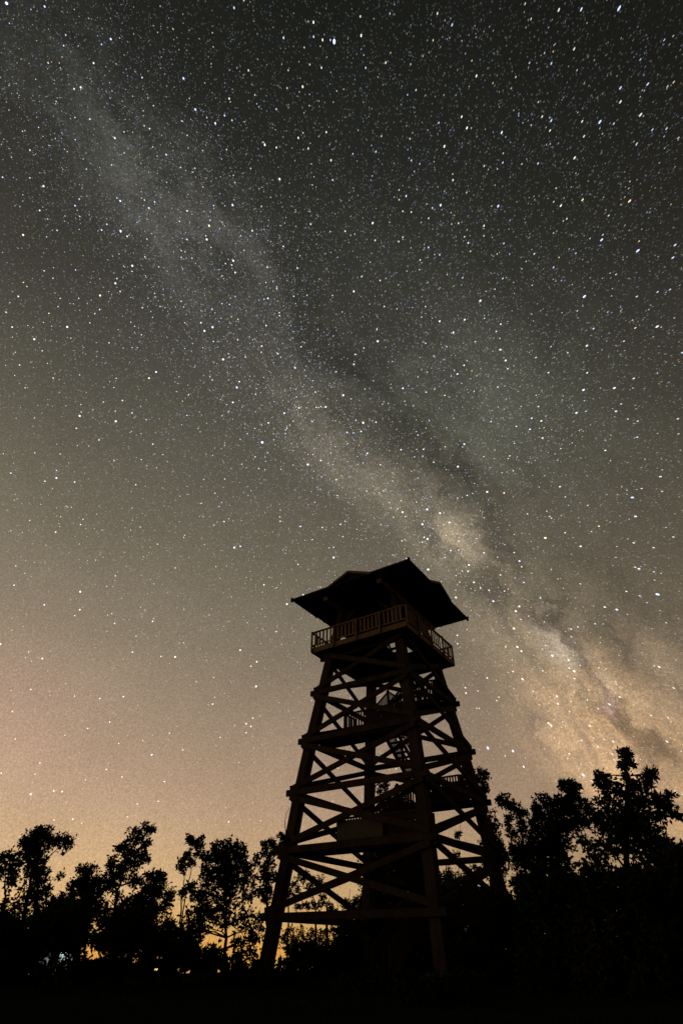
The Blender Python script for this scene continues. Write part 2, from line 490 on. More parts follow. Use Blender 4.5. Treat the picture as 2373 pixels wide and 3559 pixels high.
# roof
HR, ZE = 4.166, 18.30
PIT = .43
roof = MB()
apex = ZE + .1 + HR * PIT
for f in range(4):
    pl = [fp(f, -HR, HR, ZE), fp(f, HR, HR, ZE), fp(f, 0, 0, apex - .1)]
    pu = [p + Vector((0, 0, .09)) for p in pl]
    b = len(roof.v); roof.v += [tuple(p) for p in pl + pu]
    roof.f += [(b, b + 2, b + 1), (b + 3, b + 4, b + 5), (b, b + 1, b + 4, b + 3)]
ro = roof.build('roof', TILE, tower)
MB().tube([(0, 0, apex - .15), (0, 0, apex + .35), (0, 0, apex + .9)], [.16, .1, .03], 8).build('finial', WOOD, ro)
for f in range(4):
    n = fn(f)
    # eave board in two lengths either side of the gable
    GX0, GX1, GP, GH = -1.45, 1.62, .06, .64
    for a, b in ((-HR + .005, GX0), (GX1, HR - .005)):
        MB().bar(fp(f, a, HR + .012, ZE + .03), fp(f, b, HR + .012, ZE + .03), .12, .024, n).build('eave_board', WOOD, ro)
    ra = MB()
    for x in np.linspace(-HR + .35, HR - .35, 11):
        d0 = abs(x) + .05
        p0 = fp(f, x, HR - .03, ZE - .055); p1 = fp(f, x, max(d0, .3), ZE - .055 + (HR - .03 - max(d0, .3)) * PIT)
        ra.bar(p0, p1, .11, .07, (fp(f, 1, 0, 0) - fp(f, 0, 0, 0)))
    ra.build('rafter', WOOD, ro)
    # gable
    gd = HR + .03
    pk = fp(f, GP, gd, ZE + GH); l = fp(f, GX0, gd, ZE + .0); r = fp(f, GX1, gd, ZE + .0)
    deep = (GH - .05) / PIT
    pkb = fp(f, GP, HR - deep - .1, ZE + GH); lb = fp(f, GX0, HR - .3, ZE); rb = fp(f, GX1, HR - .3, ZE)
    U = Vector((0, 0, .07))
    gm = MB()
    for a, b_, c, d_ in ((l, pk, pkb, lb), (pk, r, rb, pkb)):
        i0 = len(gm.v); gm.v += [tuple(p) for p in (a, b_, c, d_, a + U, b_ + U, c + U, d_ + U)]
        gm.f += [tuple(i0 + q for q in t) for t in ((0, 3, 2, 1), (4, 5, 6, 7), (0, 1, 5, 4), (2, 3, 7, 6), (0, 4, 7, 3), (1, 2, 6, 5))]
    ga = gm.build('gable', TILE, ro)
    for a, b_ in ((l, pk), (pk, r)):
        MB().bar(a + n * .018 + Vector((0, 0, .0)), b_ + n * .018 + Vector((0, 0, .0)), .15, .034, n).build('barge_board', WOODR, ga)
    q = MB(); i0 = 0
    tri = [fp(f, GX0 + .12, HR - .2, ZE - .05), fp(f, GX1 - .12, HR - .2, ZE - .05), fp(f, GP, HR - .2, ZE + GH - .05)]
    q.v += [tuple(p) for p in tri] + [tuple(p - n * .04) for p in tri]
    q.f += [(0, 1, 2), (5, 4, 3), (0, 3, 4, 1), (1, 4, 5, 2), (2, 5, 3, 0)]
    q.build('gable_infill', PLANK, ga)
    # hip beam with knob at the corner
    MB().bar(fp(f, HR + .05, HR + .05, ZE - .03), fp(f, .3, .3, ZE - .03 + (HR - .3) * PIT), .13, .12, (fp(f, 1, -1, 0) - fp(f, 0, 0, 0))).build('hip_beam', WOOD, ro)
    MB().tube([fp(f, HR + .02, HR + .02, ZE - .13), fp(f, HR + .02, HR + .02, ZE + .14)], [.075, .085], 6).build('corner_knob', WOOD, ro)
for x in (-2.0, 1.88):
    MB().box(x - .14, x + .14, -3.62, 3.62, 17.86, 18.14).build('plate_beam', WOODR, ro)
for y in (-2.0, 2.0):
    MB().box(-2.6, 2.6, y - .12, y + .12, 18.145, 18.40).build('plate_beam', WOOD, ro)
for f in range(4):
    for sg in (-1, 1):
        s = hs(16.9)
        MB().bar(fp(f, sg * (hs(16.6) - .1), hs(16.6), 16.6), fp(f, sg * .95, hs(17.5), 17.56), .16, .12, fn(f)).build('knee_brace', WOOD, tower)

# ------------------------------------------------------------------ stars (far beyond everything on the dome of the sky)
STARS = "-74.77,64.47,4.5 -4.87,80.68,5.0 -61.12,65.78,3.0 -55.24,58.32,3.0 -45.68,58.82,2.5 -50.45,56.35,2.3 -21.08,65.64,2.5 -35.50,76.45,2.5 -15.92,77.39,3.0 -5.69,74.69,2.5 -10.83,73.29,2.5 -15.17,80.68,2.5 -9.63,78.94,2.5 -52.23,65.29,3.0 -55.49,70.09,2.3 -50.54,69.36,2.0 -48.58,67.87,2.3 -43.37,67.27,2.5 -59.44,59.54,2.3 -20.36,67.82,2.0 -33.97,72.75,2.2 -23.06,75.21,2.2 -32.39,70.62,2.0 -37.13,67.90,2.0 -30.50,66.15,2.0 -47.40,52.86,2.0 -58.55,63.96,2.0 -16.22,63.01,2.3 -33.02,61.31,2.0 -38.07,59.13,2.0 -50.01,63.56,2.0 -29.84,63.52,2.0 -35.40,59.02,2.0 -22.59,78.02,2.0 -57.80,74.18,2.0 -39.84,71.69,2.0 -41.72,69.59,2.0 71.30,68.35,4.0 66.29,72.19,3.0 63.43,74.60,2.2 9.32,82.10,2.5 43.87,79.51,2.5 25.23,81.59,2.0 18.06,78.90,2.5 35.99,72.74,2.7 36.03,71.80,3.0 42.53,69.76,3.0 29.10,71.59,3.0 57.18,64.63,3.5 55.32,65.73,2.5 54.03,64.82,2.5 50.37,67.15,2.5 58.39,63.69,2.2 26.37,76.30,2.2 45.41,65.89,2.3 48.09,61.10,2.7 44.24,62.55,2.0 28.39,68.90,2.5 16.45,69.20,2.5 31.31,64.25,2.5 27.31,63.55,2.5 30.63,63.48,2.0 19.19,64.50,2.3 27.21,62.79,2.0 37.51,59.83,2.3 50.06,54.71,3.5 53.78,53.09,2.7 52.71,52.38,2.7 49.75,58.63,2.2 39.25,57.88,2.2 7.97,62.59,2.2 9.96,73.12,2.2 19.64,71.73,2.2 36.02,68.52,2.2 39.77,67.82,2.2 43.10,57.80,2.0 31.11,59.30,2.2 67.04,62.01,2.2 44.59,60.70,2.2 58.61,61.25,2.2 55.39,71.87,2.0 29.76,73.37,2.2 51.42,72.02,2.0 4.10,63.09,2.2 51.84,69.40,2.0 62.37,59.08,2.2 -12.14,46.12,4.0 -35.94,36.93,3.0 -36.88,36.26,2.3 -26.96,43.23,2.3 -13.03,34.97,2.5 -30.82,45.44,2.3 -32.56,46.20,2.3 -32.88,44.97,2.0 -34.67,45.33,2.0 -43.31,43.27,2.0 -33.74,32.15,2.5 -36.55,32.42,2.0 -39.12,38.32,2.0 -40.31,52.87,2.2 -43.39,52.71,2.0 -29.91,57.20,2.0 -23.15,58.51,2.0 -7.34,61.24,2.0 -18.94,55.72,2.2 -14.62,55.71,2.4 -14.52,55.12,2.0 -11.63,48.22,2.4 -37.20,50.62,2.2 -22.84,54.84,2.2 -7.63,56.29,2.0 -21.44,51.21,2.0 -24.28,49.09,2.0 -2.57,37.70,2.2 -8.41,38.54,2.0 -0.80,42.85,2.3 -33.63,52.71,2.0 -32.71,55.88,2.0 -12.11,43.35,2.0 -27.72,41.39,2.0 -20.24,31.68,2.0 41.18,54.14,3.7 27.24,52.08,3.0 27.17,51.25,2.3 35.71,46.49,3.2 33.79,44.75,3.0 29.27,45.27,2.7 27.51,44.86,2.5 28.71,43.63,2.5 29.54,46.70,2.3 8.99,45.71,2.5 22.03,39.38,2.5 28.78,38.50,2.5 39.22,36.19,2.7 35.26,33.56,3.0 28.81,32.35,2.7 27.67,34.01,2.3 33.54,28.89,3.0 41.62,45.37,2.5 40.24,51.18,2.4 2.07,54.81,2.5 17.98,33.77,2.4 21.48,33.24,2.2 15.93,32.80,2.2 7.98,36.08,2.2 35.64,30.35,2.3 37.00,35.80,2.2 43.52,40.30,2.4 39.76,41.68,2.2 34.92,44.53,2.0 13.52,43.96,2.2 8.36,60.16,2.2 16.33,59.42,2.0 3.97,56.38,2.0 38.94,40.35,2.3 46.81,51.55,2.3 49.06,50.83,2.3 42.74,48.78,2.2 15.39,51.37,2.0 25.90,45.56,2.3 28.99,37.38,2.0 31.03,35.95,2.0 14.67,15.18,4.0 16.98,14.76,3.5 22.72,12.33,3.7 26.07,11.79,3.2 13.49,11.46,3.2 34.22,26.26,4.0 20.14,27.48,3.2 24.41,21.08,3.2 20.99,16.63,3.2 31.91,20.18,3.0 27.75,18.28,2.8 26.67,17.79,3.0 19.79,23.60,2.8 13.36,20.75,2.5 13.35,20.26,2.7 13.32,25.86,2.5 13.20,25.04,2.3 15.95,32.79,2.5 30.31,14.19,3.0 29.60,10.44,2.8 25.63,13.73,2.5 29.13,26.27,2.5 21.73,30.14,2.3 19.34,31.28,2.3 23.36,15.11,2.3 16.32,19.31,2.2 14.21,18.78,2.0 14.46,18.74,2.0 24.86,18.43,2.3 21.45,21.53,2.3 24.25,20.44,2.3 24.03,21.42,2.5 31.61,27.20,2.4 25.98,24.99,2.2 27.70,24.96,2.2 23.06,28.33,2.3 -30.41,20.94,3.0 -27.49,10.18,3.4 -25.79,10.60,3.0 -18.32,14.18,3.0 -18.09,23.09,3.0 -9.14,21.05,3.2 -9.35,23.44,2.8 -9.93,22.96,2.3 -9.73,17.52,2.7 -9.22,17.30,2.6 -9.63,16.70,2.3 -10.31,9.13,2.8 -19.53,22.96,2.3 -22.19,18.86,2.5 -22.01,12.64,2.5 -16.69,12.06,2.5 -23.63,8.65,2.7 -24.57,15.77,2.3 -30.40,18.22,2.4 -16.89,10.46,2.3 -13.40,19.09,2.6 -25.08,8.48,2.4 -18.65,10.14,2.3 -17.11,16.16,2.2 -21.25,26.12,2.4 -20.49,12.16,2.4 -22.83,8.41,2.0 -12.14,16.14,2.2 -15.54,14.81,2.2 -31.19,16.23,2.4 -30.16,14.15,2.3 -27.59,12.58,2.4 -27.67,11.70,2.2 -30.25,11.48,2.5 -21.51,14.84,2.2 -26.56,18.29,2.2"
RS = 9000.0


def star_mesh():
    V = []; Cc = []; Fq = 0
    view = np.array(fw)
    def frame(d):
        rad_ = d - np.outer(d @ view, view)
        rad_ -= d * np.sum(rad_ * d, 1)[:, None]
        ln = np.linalg.norm(rad_, axis=1); rad_ /= np.maximum(ln, 1e-6)[:, None]
        return rad_, np.cross(d, rad_)
    # random field
    n = 190000
    az = rng.uniform(-R(75), R(75), n); sz = rng.uniform(0.0, 1.0, n)
    ce = np.sqrt(1 - sz * sz)
    d = np.stack([np.sin(az) * ce, np.cos(az) * ce, sz], 1)
    # also the cap beyond the zenith
    n2 = 16000
    az2 = rng.uniform(R(75), R(285), n2); s2 = rng.uniform(.8, 1.0, n2); c2 = np.sqrt(1 - s2 * s2)
    d = np.concatenate([d, np.stack([np.sin(az2) * c2, np.cos(az2) * c2, s2], 1)])
    e1, e2, po = (np.array(q) for q in (E1, E2, POLE))
    lo = np.degrees(np.arctan2(d @ e2, d @ e1)); la = np.degrees(np.arcsin(d @ po))
    wgt = np.full(len(d), .50)
    for px, py, sx, sy, r_, g_, b_ in BLOBS:
        l0, b0 = lonlat(ray(px, py))
        wgt += 34 * r_ * np.exp(-((lo - l0) / (1.5 * sx)) ** 2 - ((la - b0) / (1.5 * sy)) ** 2) * (.35 if l0 > -14 else 2.3)
    for px, py, sx, sy, a in DUST:
        l0, b0 = lonlat(ray(px, py))
        wgt *= 1 - 1.6 * a * np.exp(-((lo - l0) / (1.41 * sx)) ** 2 - ((la - b0) / (1.41 * sy)) ** 2)
    elv = np.degrees(np.arcsin(d[:, 2]))
    wgt *= np.interp(elv, [0, 10, 25, 45, 60], [.22, .36, .5, .85, 1.0])
    keep = rng.uniform(0, 1, len(d)) < wgt
    d = d[keep]; elv = elv[keep]
    u = rng.uniform(0, 1, len(d))
    F = .025 * u ** (-1 / 1.46)
    F = np.minimum(F, 3.0)
    ext = np.interp(elv, [0, 8, 16, 30, 50, 70], [.25, .55, .85, 1.15, 1.15, 1.0])
    F = F * ext
    kind = rng.uniform(0, 1, len(d))
    colr = np.where(kind[:, None] < .50, np.array([[.70, .88, 1.32]]), np.where(kind[:, None] < .90, np.array([[1.02, 1.0, .93]]), np.array([[1.25, .95, .58]])))
    colr = colr * np.interp(elv, [0, 12, 35, 60], [0, .45, .85, 1])[:, None] + np.array([[1.15, .95, .68]]) * (1 - np.interp(elv, [0, 12, 35, 60], [0, .45, .85, 1]))[:, None]
    # the bright ones where they stand in the sky
    bs = np.array([[float(v) for v in s.split(',')] for s in STARS.split()])
    ba, be, bz = np.radians(bs[:, 0]), np.radians(bs[:, 1]), bs[:, 2]
    bd = np.stack([np.sin(ba) * np.cos(be), np.cos(ba) * np.cos(be), np.sin(be)], 1)
    bF = .85 * (bz / 2) ** 2.9
    bk = rng.uniform(0, 1, len(bd))
    bc = np.where(bk[:, None] < .6, np.array([[.80, .93, 1.25]]), np.where(bk[:, None] < .9, np.array([[1.0, 1.0, .96]]), np.array([[1.2, .95, .62]])))
    low = np.interp(np.degrees(be), [0, 14, 40], [0, .5, 1])[:, None]
    bc = bc * low + np.array([[1.1, .95, .72]]) * (1 - low); bF = bF * np.interp(np.degrees(be), [0, 12, 30], [.45, .75, 1])
    bc[bz > 3.3] = (.72, .84, 1.4)
    d = np.concatenate([d, bd]); F = np.concatenate([F, bF]); colr = np.concatenate([colr, bc])
    px = 1 / 534.0
    rr = np.where(F < .5, .46, .46 * (np.maximum(F, .5) / .5) ** .36) * px
    area = 2.83 * (rr / px) ** 2
    ra_, ta_ = frame(d)
    cosv = np.clip(d @ view, .3, 1)
    ang = np.degrees(np.arccos(np.clip(d @ view, -1, 1)))
    side = np.clip(.62 + d[:, 0] * .95, .2, 1.15)
    elong = 1 + 2.3 * (ang / 48) ** 2 * side  # lens smear built into the star shapes, stretched outward from the view axis
    peak = F / area * 1.3 / elong ** .55
    A = ra_ * (rr * elong * cosv ** 2)[:, None]; B = ta_ * (rr / elong ** .2 * cosv)[:, None]
    P = d * 1.0
    K = 6
    verts = np.empty((len(d), K, 3), np.float32)
    for k in range(K):
        a = 2 * math.pi * k / K
        verts[:, k] = (P + A * math.cos(a) + B * math.sin(a)) * RS
    cols = np.repeat(np.concatenate([colr * peak[:, None], np.ones((len(d), 1))], 1)[:, None, :], K, 1).astype(np.float32)
    me = bpy.data.meshes.new("sky")
    nst = len(d)
    me.vertices.add(nst * K); me.vertices.foreach_set('co', verts.reshape(-1))
    me.loops.add(nst * K); me.loops.foreach_set('vertex_index', np.arange(nst * K, dtype=np.int32))
    me.polygons.add(nst); me.polygons.foreach_set('loop_start', np.arange(0, nst * K, K, dtype=np.int32))
    me.update(calc_edges=True)
    at = me.color_attributes.new("star_light", 'FLOAT_COLOR', 'POINT')
    at.data.foreach_set('color', cols.reshape(-1))
    m = bpy.data.materials.new("starlight"); m.use_nodes = True; t = m.node_tree; t.nodes.clear()
    an = t.nodes.new('ShaderNodeAttribute'); an.attribute_name = "star_light"
    e = t.nodes.new('ShaderNodeEmission'); t.links.new(an.outputs['Color'], e.inputs[0])
    # stars glow on top of the sky behind them
    tr = t.nodes.new('ShaderNodeBsdfTransparent'); ad = t.nodes.new('ShaderNodeAddShader')
    t.links.new(e.outputs[0], ad.inputs[0]); t.links.new(tr.outputs[0], ad.inputs[1])
    o = t.nodes.new('ShaderNodeOutputMaterial'); t.links.new(ad.outputs[0], o.inputs[0])
    m.cycles.emission_sampling = 'NONE'
    me.materials.append(m)
    ob = bpy.data.objects.new("sky", me); col.objects.link(ob)
    tag(ob, kind='structure')


star_mesh()

# ------------------------------------------------------------------ trees
def place(px, py, dist):
    d = ray(px, py); k = dist / math.hypot(d.x, d.y)
    return Vector((d.x * k, d.y * k, CAMZ + d.z * k)), k


def leaf_mesh(lobes, leaf, seed):
    """lobes: (centre, radius, thickness-of-cover). Leafy sprigs of small bent leaves filling each lobe."""
    rg = np.random.default_rng(seed)
    Ps = []; Ds = []; Ls = []
    tw = []
    for c, r, tau in lobes:
        g_ = r; r = max(r * .66, r - .11)
        nleaf = int(tau * 1.38 * math.pi * r * r / (leaf * leaf * .155))
        per = 9
        ns = max(4, nleaf // per)
        dirn = rg.normal(size=(ns, 3)); dirn /= np.linalg.norm(dirn, axis=1)[:, None]
        rad_ = rg.uniform(0, 1, ns) ** .42 * r * rg.uniform(.72, 1.0, ns)
        st = np.array(c) + dirn * rad_[:, None] * np.array([1, 1, .95])
        # uneven: thin out by a slowly varying field so that holes stay open
        fld = np.sin(st[:, 0] * 2.9 / max(.4, r) + seed) + np.sin(st[:, 2] * 3.3 / max(.4, r) + seed * 2) + np.sin(st[:, 1] * 2.2 + st[:, 2] * 1.7)
        okk = fld > -1.5 + (.0 if tau > 2 else .4)
        st = st[okk]; dirn = dirn[okk]; ns = len(st)
        if ns == 0: continue
        sd = dirn * .7 + np.array([0, 0, .5]) + rg.normal(size=(ns, 3)) * .5
        sd /= np.linalg.norm(sd, axis=1)[:, None]
        sl_ = rg.uniform(.35, .8, ns) * min(.75, .16 + r * .7)
        tw.append((st - sd * (sl_ * .3)[:, None], st + sd * (sl_ * .8)[:, None]))
        # longer shoots that break the outline
        no = int(9 + 10 * min(r, 1.2))
        od = rg.normal(size=(no, 3)); od[:, 2] += .5; od /= np.linalg.norm(od, axis=1)[:, None]
        st = np.concatenate([st, np.array(c) + od * r * rg.uniform(.75, .98, no)[:, None]])
        od2 = od + np.array([0, 0, .35]) + rg.normal(size=(no, 3)) * .25; od2 /= np.linalg.norm(od2, axis=1)[:, None]
        sd = np.concatenate([sd, od2]); sl_ = np.concatenate([sl_, rg.uniform(.35, 1.0, no) * min(.9, .10 + g_ * .6)])
        ns = len(st)
        for k in range(per):
            t = (k + rg.uniform(.1, .9, ns)) / per
            p = st + sd * (sl_ * (t * 1.0))[:, None] + rg.normal(size=(ns, 3)) * leaf * .25
            dd = sd * .55 + rg.normal(size=(ns, 3)) * .62 + np.array([0, 0, -.12])
            dd /= np.linalg.norm(dd, axis=1)[:, None]
            Ps.append(p); Ds.append(dd); Ls.append(leaf * rg.uniform(.6, 1.25, ns))
    P = np.concatenate(Ps); Dd = np.concatenate(Ds); L = np.concatenate(Ls)[:, None]
    n = len(P)
    sdv = rg.normal(size=(n, 3)); sdv = np.cross(Dd, sdv); sdv /= np.maximum(np.linalg.norm(sdv, axis=1), 1e-6)[:, None]
    W = L * .26
    q = np.stack([P, P + Dd * L * .45 + sdv * W, P + Dd * L, P + Dd * L * .45 - sdv * W], 1)
    T0 = np.concatenate([t[0] for t in tw]); T1 = np.concatenate([t[1] for t in tw]); nt_ = len(T0)
    sv = np.cross(T1 - T0, rg.normal(size=(nt_, 3))); sv /= np.maximum(np.linalg.norm(sv, axis=1), 1e-6)[:, None]
    q2 = np.stack([T0 - sv * .008, T0 + sv * .008, T1 + sv * .003, T1 - sv * .003], 1)
    q = np.concatenate([q, q2]).astype(np.float32); n = len(q)
    me = bpy.data.meshes.new("crown")
    me.vertices.add(n * 4); me.vertices.foreach_set('co', q.reshape(-1))
    me.loops.add(n * 4); me.loops.foreach_set('vertex_index', np.arange(n * 4, dtype=np.int32))
    me.polygons.add(n); me.polygons.foreach_set('loop_start', np.arange(0, n * 4, 4, dtype=np.int32))
    me.update(calc_edges=True)
    return me


NLEAF = [0]


def tree(name, label, cat, dist, sc, base, trunks, lobes, leaf=.18, r0=.11, group=None, mi=0, depth=1.0):
    """sc: (ox, oy, scale) of the measured points; base/trunks/lobes as measured; dist: metres away"""
    ox, oy, k = sc
    seed = abs(hash_(label)) % 100000
    rg = random.Random(seed)
    T = lambda x, y, dd=dist: place(ox + x * k, oy + y * k, dd)
    b3, _ = T(*base); b3.z = gat(b3.x, b3.y)
    root = empty(name, tuple(b3)); tag(root, label, cat, group)
    L3 = []
    for lb in lobes:
        x, y, r = lb[:3]; tau = lb[3] if len(lb) > 3 else 3.0
        rm = r * k * place(ox + x * k, oy + y * k, dist)[1] / FOC * math.hypot(1, 0) * 1.0
        # true scale: metres per measured pixel at this depth
        d = ray(ox + x * k, oy + y * k); fwd = d.dot(fw) * place(ox + x * k, oy + y * k, dist)[1]
        rm = r * k * fwd / FOC
        dj = dist + rg.uniform(-1, 1) * depth * (1.2 if tau > 2 else .6)
        c, _ = T(x, y, dj)
        L3.append((tuple(c - b3), max(rm, .12), tau))
    if L3:
        me = leaf_mesh(L3, leaf, seed); me.materials.append(LEAFS[mi % 3])
        NLEAF[0] += len(me.polygons)
        o = bpy.data.objects.new("crown", me); col.objects.link(o); o.parent = root
    stems = []
    for tr in trunks:
        pts = [Vector((0, 0, -.15))] + [T(*p)[0] - b3 for p in tr]
        # soften the polyline with a little irregularity
        pp = []
        for a, c in zip(pts[:-1], pts[1:]):
            for s_ in range(4):
                t = s_ / 4; q = a.lerp(c, t)
                if pp: q += Vector((rg.uniform(-.04, .04), rg.uniform(-.04, .04), 0))
                pp.append(q)
        pp.append(pts[-1]); stems.append(pp)
    m_ = MB()
    for si, pp in enumerate(stems):
        rr = r0 * (1 if si == 0 else .75)
        m_.tube(pp, [max(.012, rr * (1 - .9 * i / (len(pp) - 1))) for i in range(len(pp))])
    for c, r, tau in L3:
        if not stems: break
        c = Vector(c); best = None
        for pp in stems:
            for i, q in enumerate(pp):
                dq = (q - c).length + max(0, q.z - c.z + .25 * r) * 2
                if best is None or dq < best[0]: best = (dq, q, i / len(pp))
        q = best[1]; mid = q.lerp(c, .5) + Vector((rg.uniform(-.1, .1), rg.uniform(-.1, .1), .06))
        end = c + (c - q) * .12
        w = max(.014, r0 * .42 * (1 - best[2] * .6))
        m_.tube([q, mid, end], [w, w * .7, .008], 5)
        for _ in range(3):
            e2 = c + Vector((rg.uniform(-1, 1), rg.uniform(-1, 1), rg.uniform(-.5, 1))) * r * .85
            m_.tube([mid.lerp(c, .6), e2], [w * .45, .005], 4)
    if m_.v:
        tb = m_.build('trunk' if cat == 'tree' else 'stem', BARK, root, smooth=True)
    return root


def hash_(s):
    h = 7
    for ch in s: h = (h * 131 + ord(ch)) % 1000003
    return h


s_ = 1.15    # cover of thin sprays
C4 = (0, 2800, .3954)
C5 = (550, 2800, .3508)
C6 = (1600, 2550, .493)
PX = (0, 0, 1)

tree("young_tree", "tall tree at the far left whose top bends into a plume pointing right", "tree", 36, C4, (230, 1330), [[(225, 900), (290, 560), (350, 300)], [(310, 900), (380, 500), (560, 330)]],
     [(345, 245, 50, 1.8), (395, 235, 40, 1.6), (300, 310, 95), (380, 300, 75), (250, 375, 70, 2), (215, 330, 35, s_), (470, 315, 62), (540, 320, 55), (600, 270, 45, 1.8), (610, 330, 40), (570, 365, 45, 2), (300, 440, 100), (330, 540, 90), (365, 640, 80, 2), (260, 610, 75, s_), (300, 740, 105, 2), (215, 830, 100, s_), (330, 870, 110, 2), (400, 780, 60, s_), (400, 930, 70, s_), (200, 480, 50, s_)], mi=0, r0=.13)
tree("young_tree", "ragged tree cut by the left picture edge, lower than the plumed tree beside it", "tree", 33, C4, (30, 1330), [[(40, 900), (60, 520)]],
     [(80, 470, 65, 2), (110, 545, 62), (40, 600, 62, 2.4), (130, 640, 60, s_), (20, 500, 50, s_), (90, 690, 40, s_), (20, 880, 60, s_), (60, 1010, 100, 2), (110, 1110, 110, 2), (10, 1130, 100, 2), (150, 940, 70, s_), (70, 1180, 110, 2.4)], mi=1, r0=.1)
tree("leaning_sapling", "bare thin twig with one small leaf tuft poking out beside the plumed tree", "sapling", 36.5, C4, (400, 1330), [[(420, 820), (455, 655), (500, 632), (530, 626)]],
     [(530, 627, 12, 1.6)], leaf=.14, r0=.035, depth=.1)
tree("young_tree", "broad low tree with a domed top between the plumed and the leaning tree", "tree", 38, C4, (720, 1350), [[(730, 1000), (745, 600)]],
     [(760, 595, 52), (715, 575, 40, 1.6), (805, 580, 40, 1.6), (750, 680, 95), (830, 690, 62), (690, 700, 60, 1.8), (700, 770, 85, 2), (800, 800, 115), (620, 770, 62, s_), (640, 710, 28, s_), (590, 800, 40, s_), (560, 880, 85), (760, 930, 140), (540, 1000, 130), (650, 1060, 120), (870, 930, 80, 2), (470, 900, 75, 2), (450, 1010, 100)], mi=2, r0=.12)
tree("young_tree", "slender tree leaning right with a ragged spire of leaves on a bare trunk", "tree", 35, C4, (975, 1400), [[(1000, 1020), (1030, 760), (1095, 560), (1180, 380), (1212, 235)]],
     [(1225, 210, 42, 2), (1262, 195, 38, 2), (1310, 228, 28, s_), (1192, 182, 20, s_), (1335, 222, 14, s_), (1180, 285, 66), (1250, 320, 52), (1295, 325, 22, s_), (1050, 378, 40, 2), (1120, 385, 68), (1230, 425, 62), (1265, 480, 42, 2), (1150, 470, 70), (1090, 540, 62), (1190, 535, 30, s_), (995, 485, 24, s_), (970, 540, 30, s_), (1010, 595, 66), (965, 650, 62), (1060, 620, 60), (1140, 648, 42, 2), (1190, 680, 34, 1.5), (980, 715, 58), (1228, 670, 18, s_), (955, 830, 55, s_), (1045, 830, 45, s_), (900, 690, 40, s_)], mi=0, r0=.1)
tree("young_tree", "bushy pear-shaped tree right of the slender leaning tree", "tree", 34, C4, (1330, 1400), [[(1330, 1000), (1385, 640)]],
     [(1395, 635, 50), (1345, 625, 42, 2), (1300, 640, 32, s_), (1432, 635, 20, s_), (1372, 735, 95), (1295, 775, 80), (1425, 795, 74), (1492, 785, 42, 1.5), (1500, 850, 34, s_), (1440, 900, 65, s_), (1280, 875, 95), (1365, 955, 85, 1.8), (1180, 880, 80), (1120, 895, 60, s_), (1440, 1075, 90, 2), (1530, 1035, 32, s_), (1330, 1060, 120), (1250, 1000, 110), (1150, 1020, 110), (1500, 1110, 60), (1060, 960, 70, 1.5)], mi=1, r0=.11)
tree("birch_sapling", "two-stemmed slim birch with separate leaf tufts left of the round tree", "tree", 33, C5, (205, 1450), [[(215, 1250), (240, 830), (262, 700), (272, 600)], [(235, 1150), (290, 800), (335, 620), (395, 490), (385, 380)]],
     [(262, 555, 42, 1.7), (292, 500, 28, s_), (230, 590, 28, s_), (340, 575, 32, 2.2), (368, 410, 50, 2.6), (328, 365, 32, 2), (412, 425, 36, 2.2), (402, 495, 28, 1.6), (300, 345, 14, s_), (425, 345, 16, s_), (240, 640, 26, s_), (238, 885, 24, s_), (255, 940, 18, s_)], leaf=.16, r0=.055, mi=1, depth=.3)
tree("round_tree", "large round-crowned tree standing left of the tower, glow showing below its crown", "tree", 31, C5, (665, 1750), [[(665, 1650), (668, 1200), (690, 700)]],
     [(600, 415, 50, 2), (558, 465, 42, s_), (690, 425, 70, 2), (780, 445, 68, 2), (835, 480, 42, s_), (735, 530, 105), (605, 530, 82), (840, 575, 52, s_), (500, 530, 42, s_), (430, 620, 52, s_), (520, 600, 88), (480, 690, 80), (620, 670, 115), (745, 675, 115), (835, 675, 60, 2), (885, 645, 32, s_), (920, 740, 52, s_), (900, 830, 68, s_), (800, 820, 85, 2), (680, 810, 110), (560, 790, 95), (450, 850, 78, 2), (350, 850, 66, 2), (300, 830, 40, 1.5), (700, 950, 95, s_), (560, 950, 105, 2), (420, 970, 95, 2), (900, 930, 52, s_), (620, 1090, 110, 2), (480, 1090, 105), (330, 1120, 80, 1.6), (760, 1070, 90, 2), (880, 1090, 75, s_), (740, 1190, 75, s_), (860, 1250, 65, s_), (950, 1080, 65, s_), (560, 1230, 75, 1.7), (420, 1230, 80, 2), (290, 1230, 60, 1.6), (860, 1400, 70, s_), (760, 1390, 40, s_), (930, 1330, 55, s_), (800, 1490, 45, s_), (930, 1480, 45, s_)], mi=2, r0=.14)
tree("narrow_tree", "narrow upright tree close against the tower's left leg", "tree", 31, C5, (1085, 1700), [[(1080, 1250), (1070, 800), (1120, 420)]],
     [(1058, 395, 30, s_), (1132, 385, 38, 1.7), (1120, 465, 60, 2.4), (1180, 450, 34, s_), (1060, 500, 50, 2), (980, 555, 42, s_), (1100, 570, 62), (1048, 650, 62, 2.4), (1110, 700, 52), (1060, 770, 70), (1172, 720, 30, s_), (1065, 860, 60), (1072, 940, 40), (1010, 860, 30, s_), (1000, 1150, 60, s_), (1010, 1270, 55, s_), (1090, 1100, 45, 1.5)], leaf=.17, mi=0, r0=.09)
tree("whip_sapling", "leafless thin whip rising beside the tower's left leg", "sapling", 27, C5, (1290, 1700), [[(1285, 900), (1270, 350), (1258, 170), (1268, 90), (1288, 15)]],
     [(1240, 310, 26, s_), (1252, 350, 22, 1.6)], leaf=.14, r0=.035, mi=1, depth=.2)
TB = (900, 2850, .287)
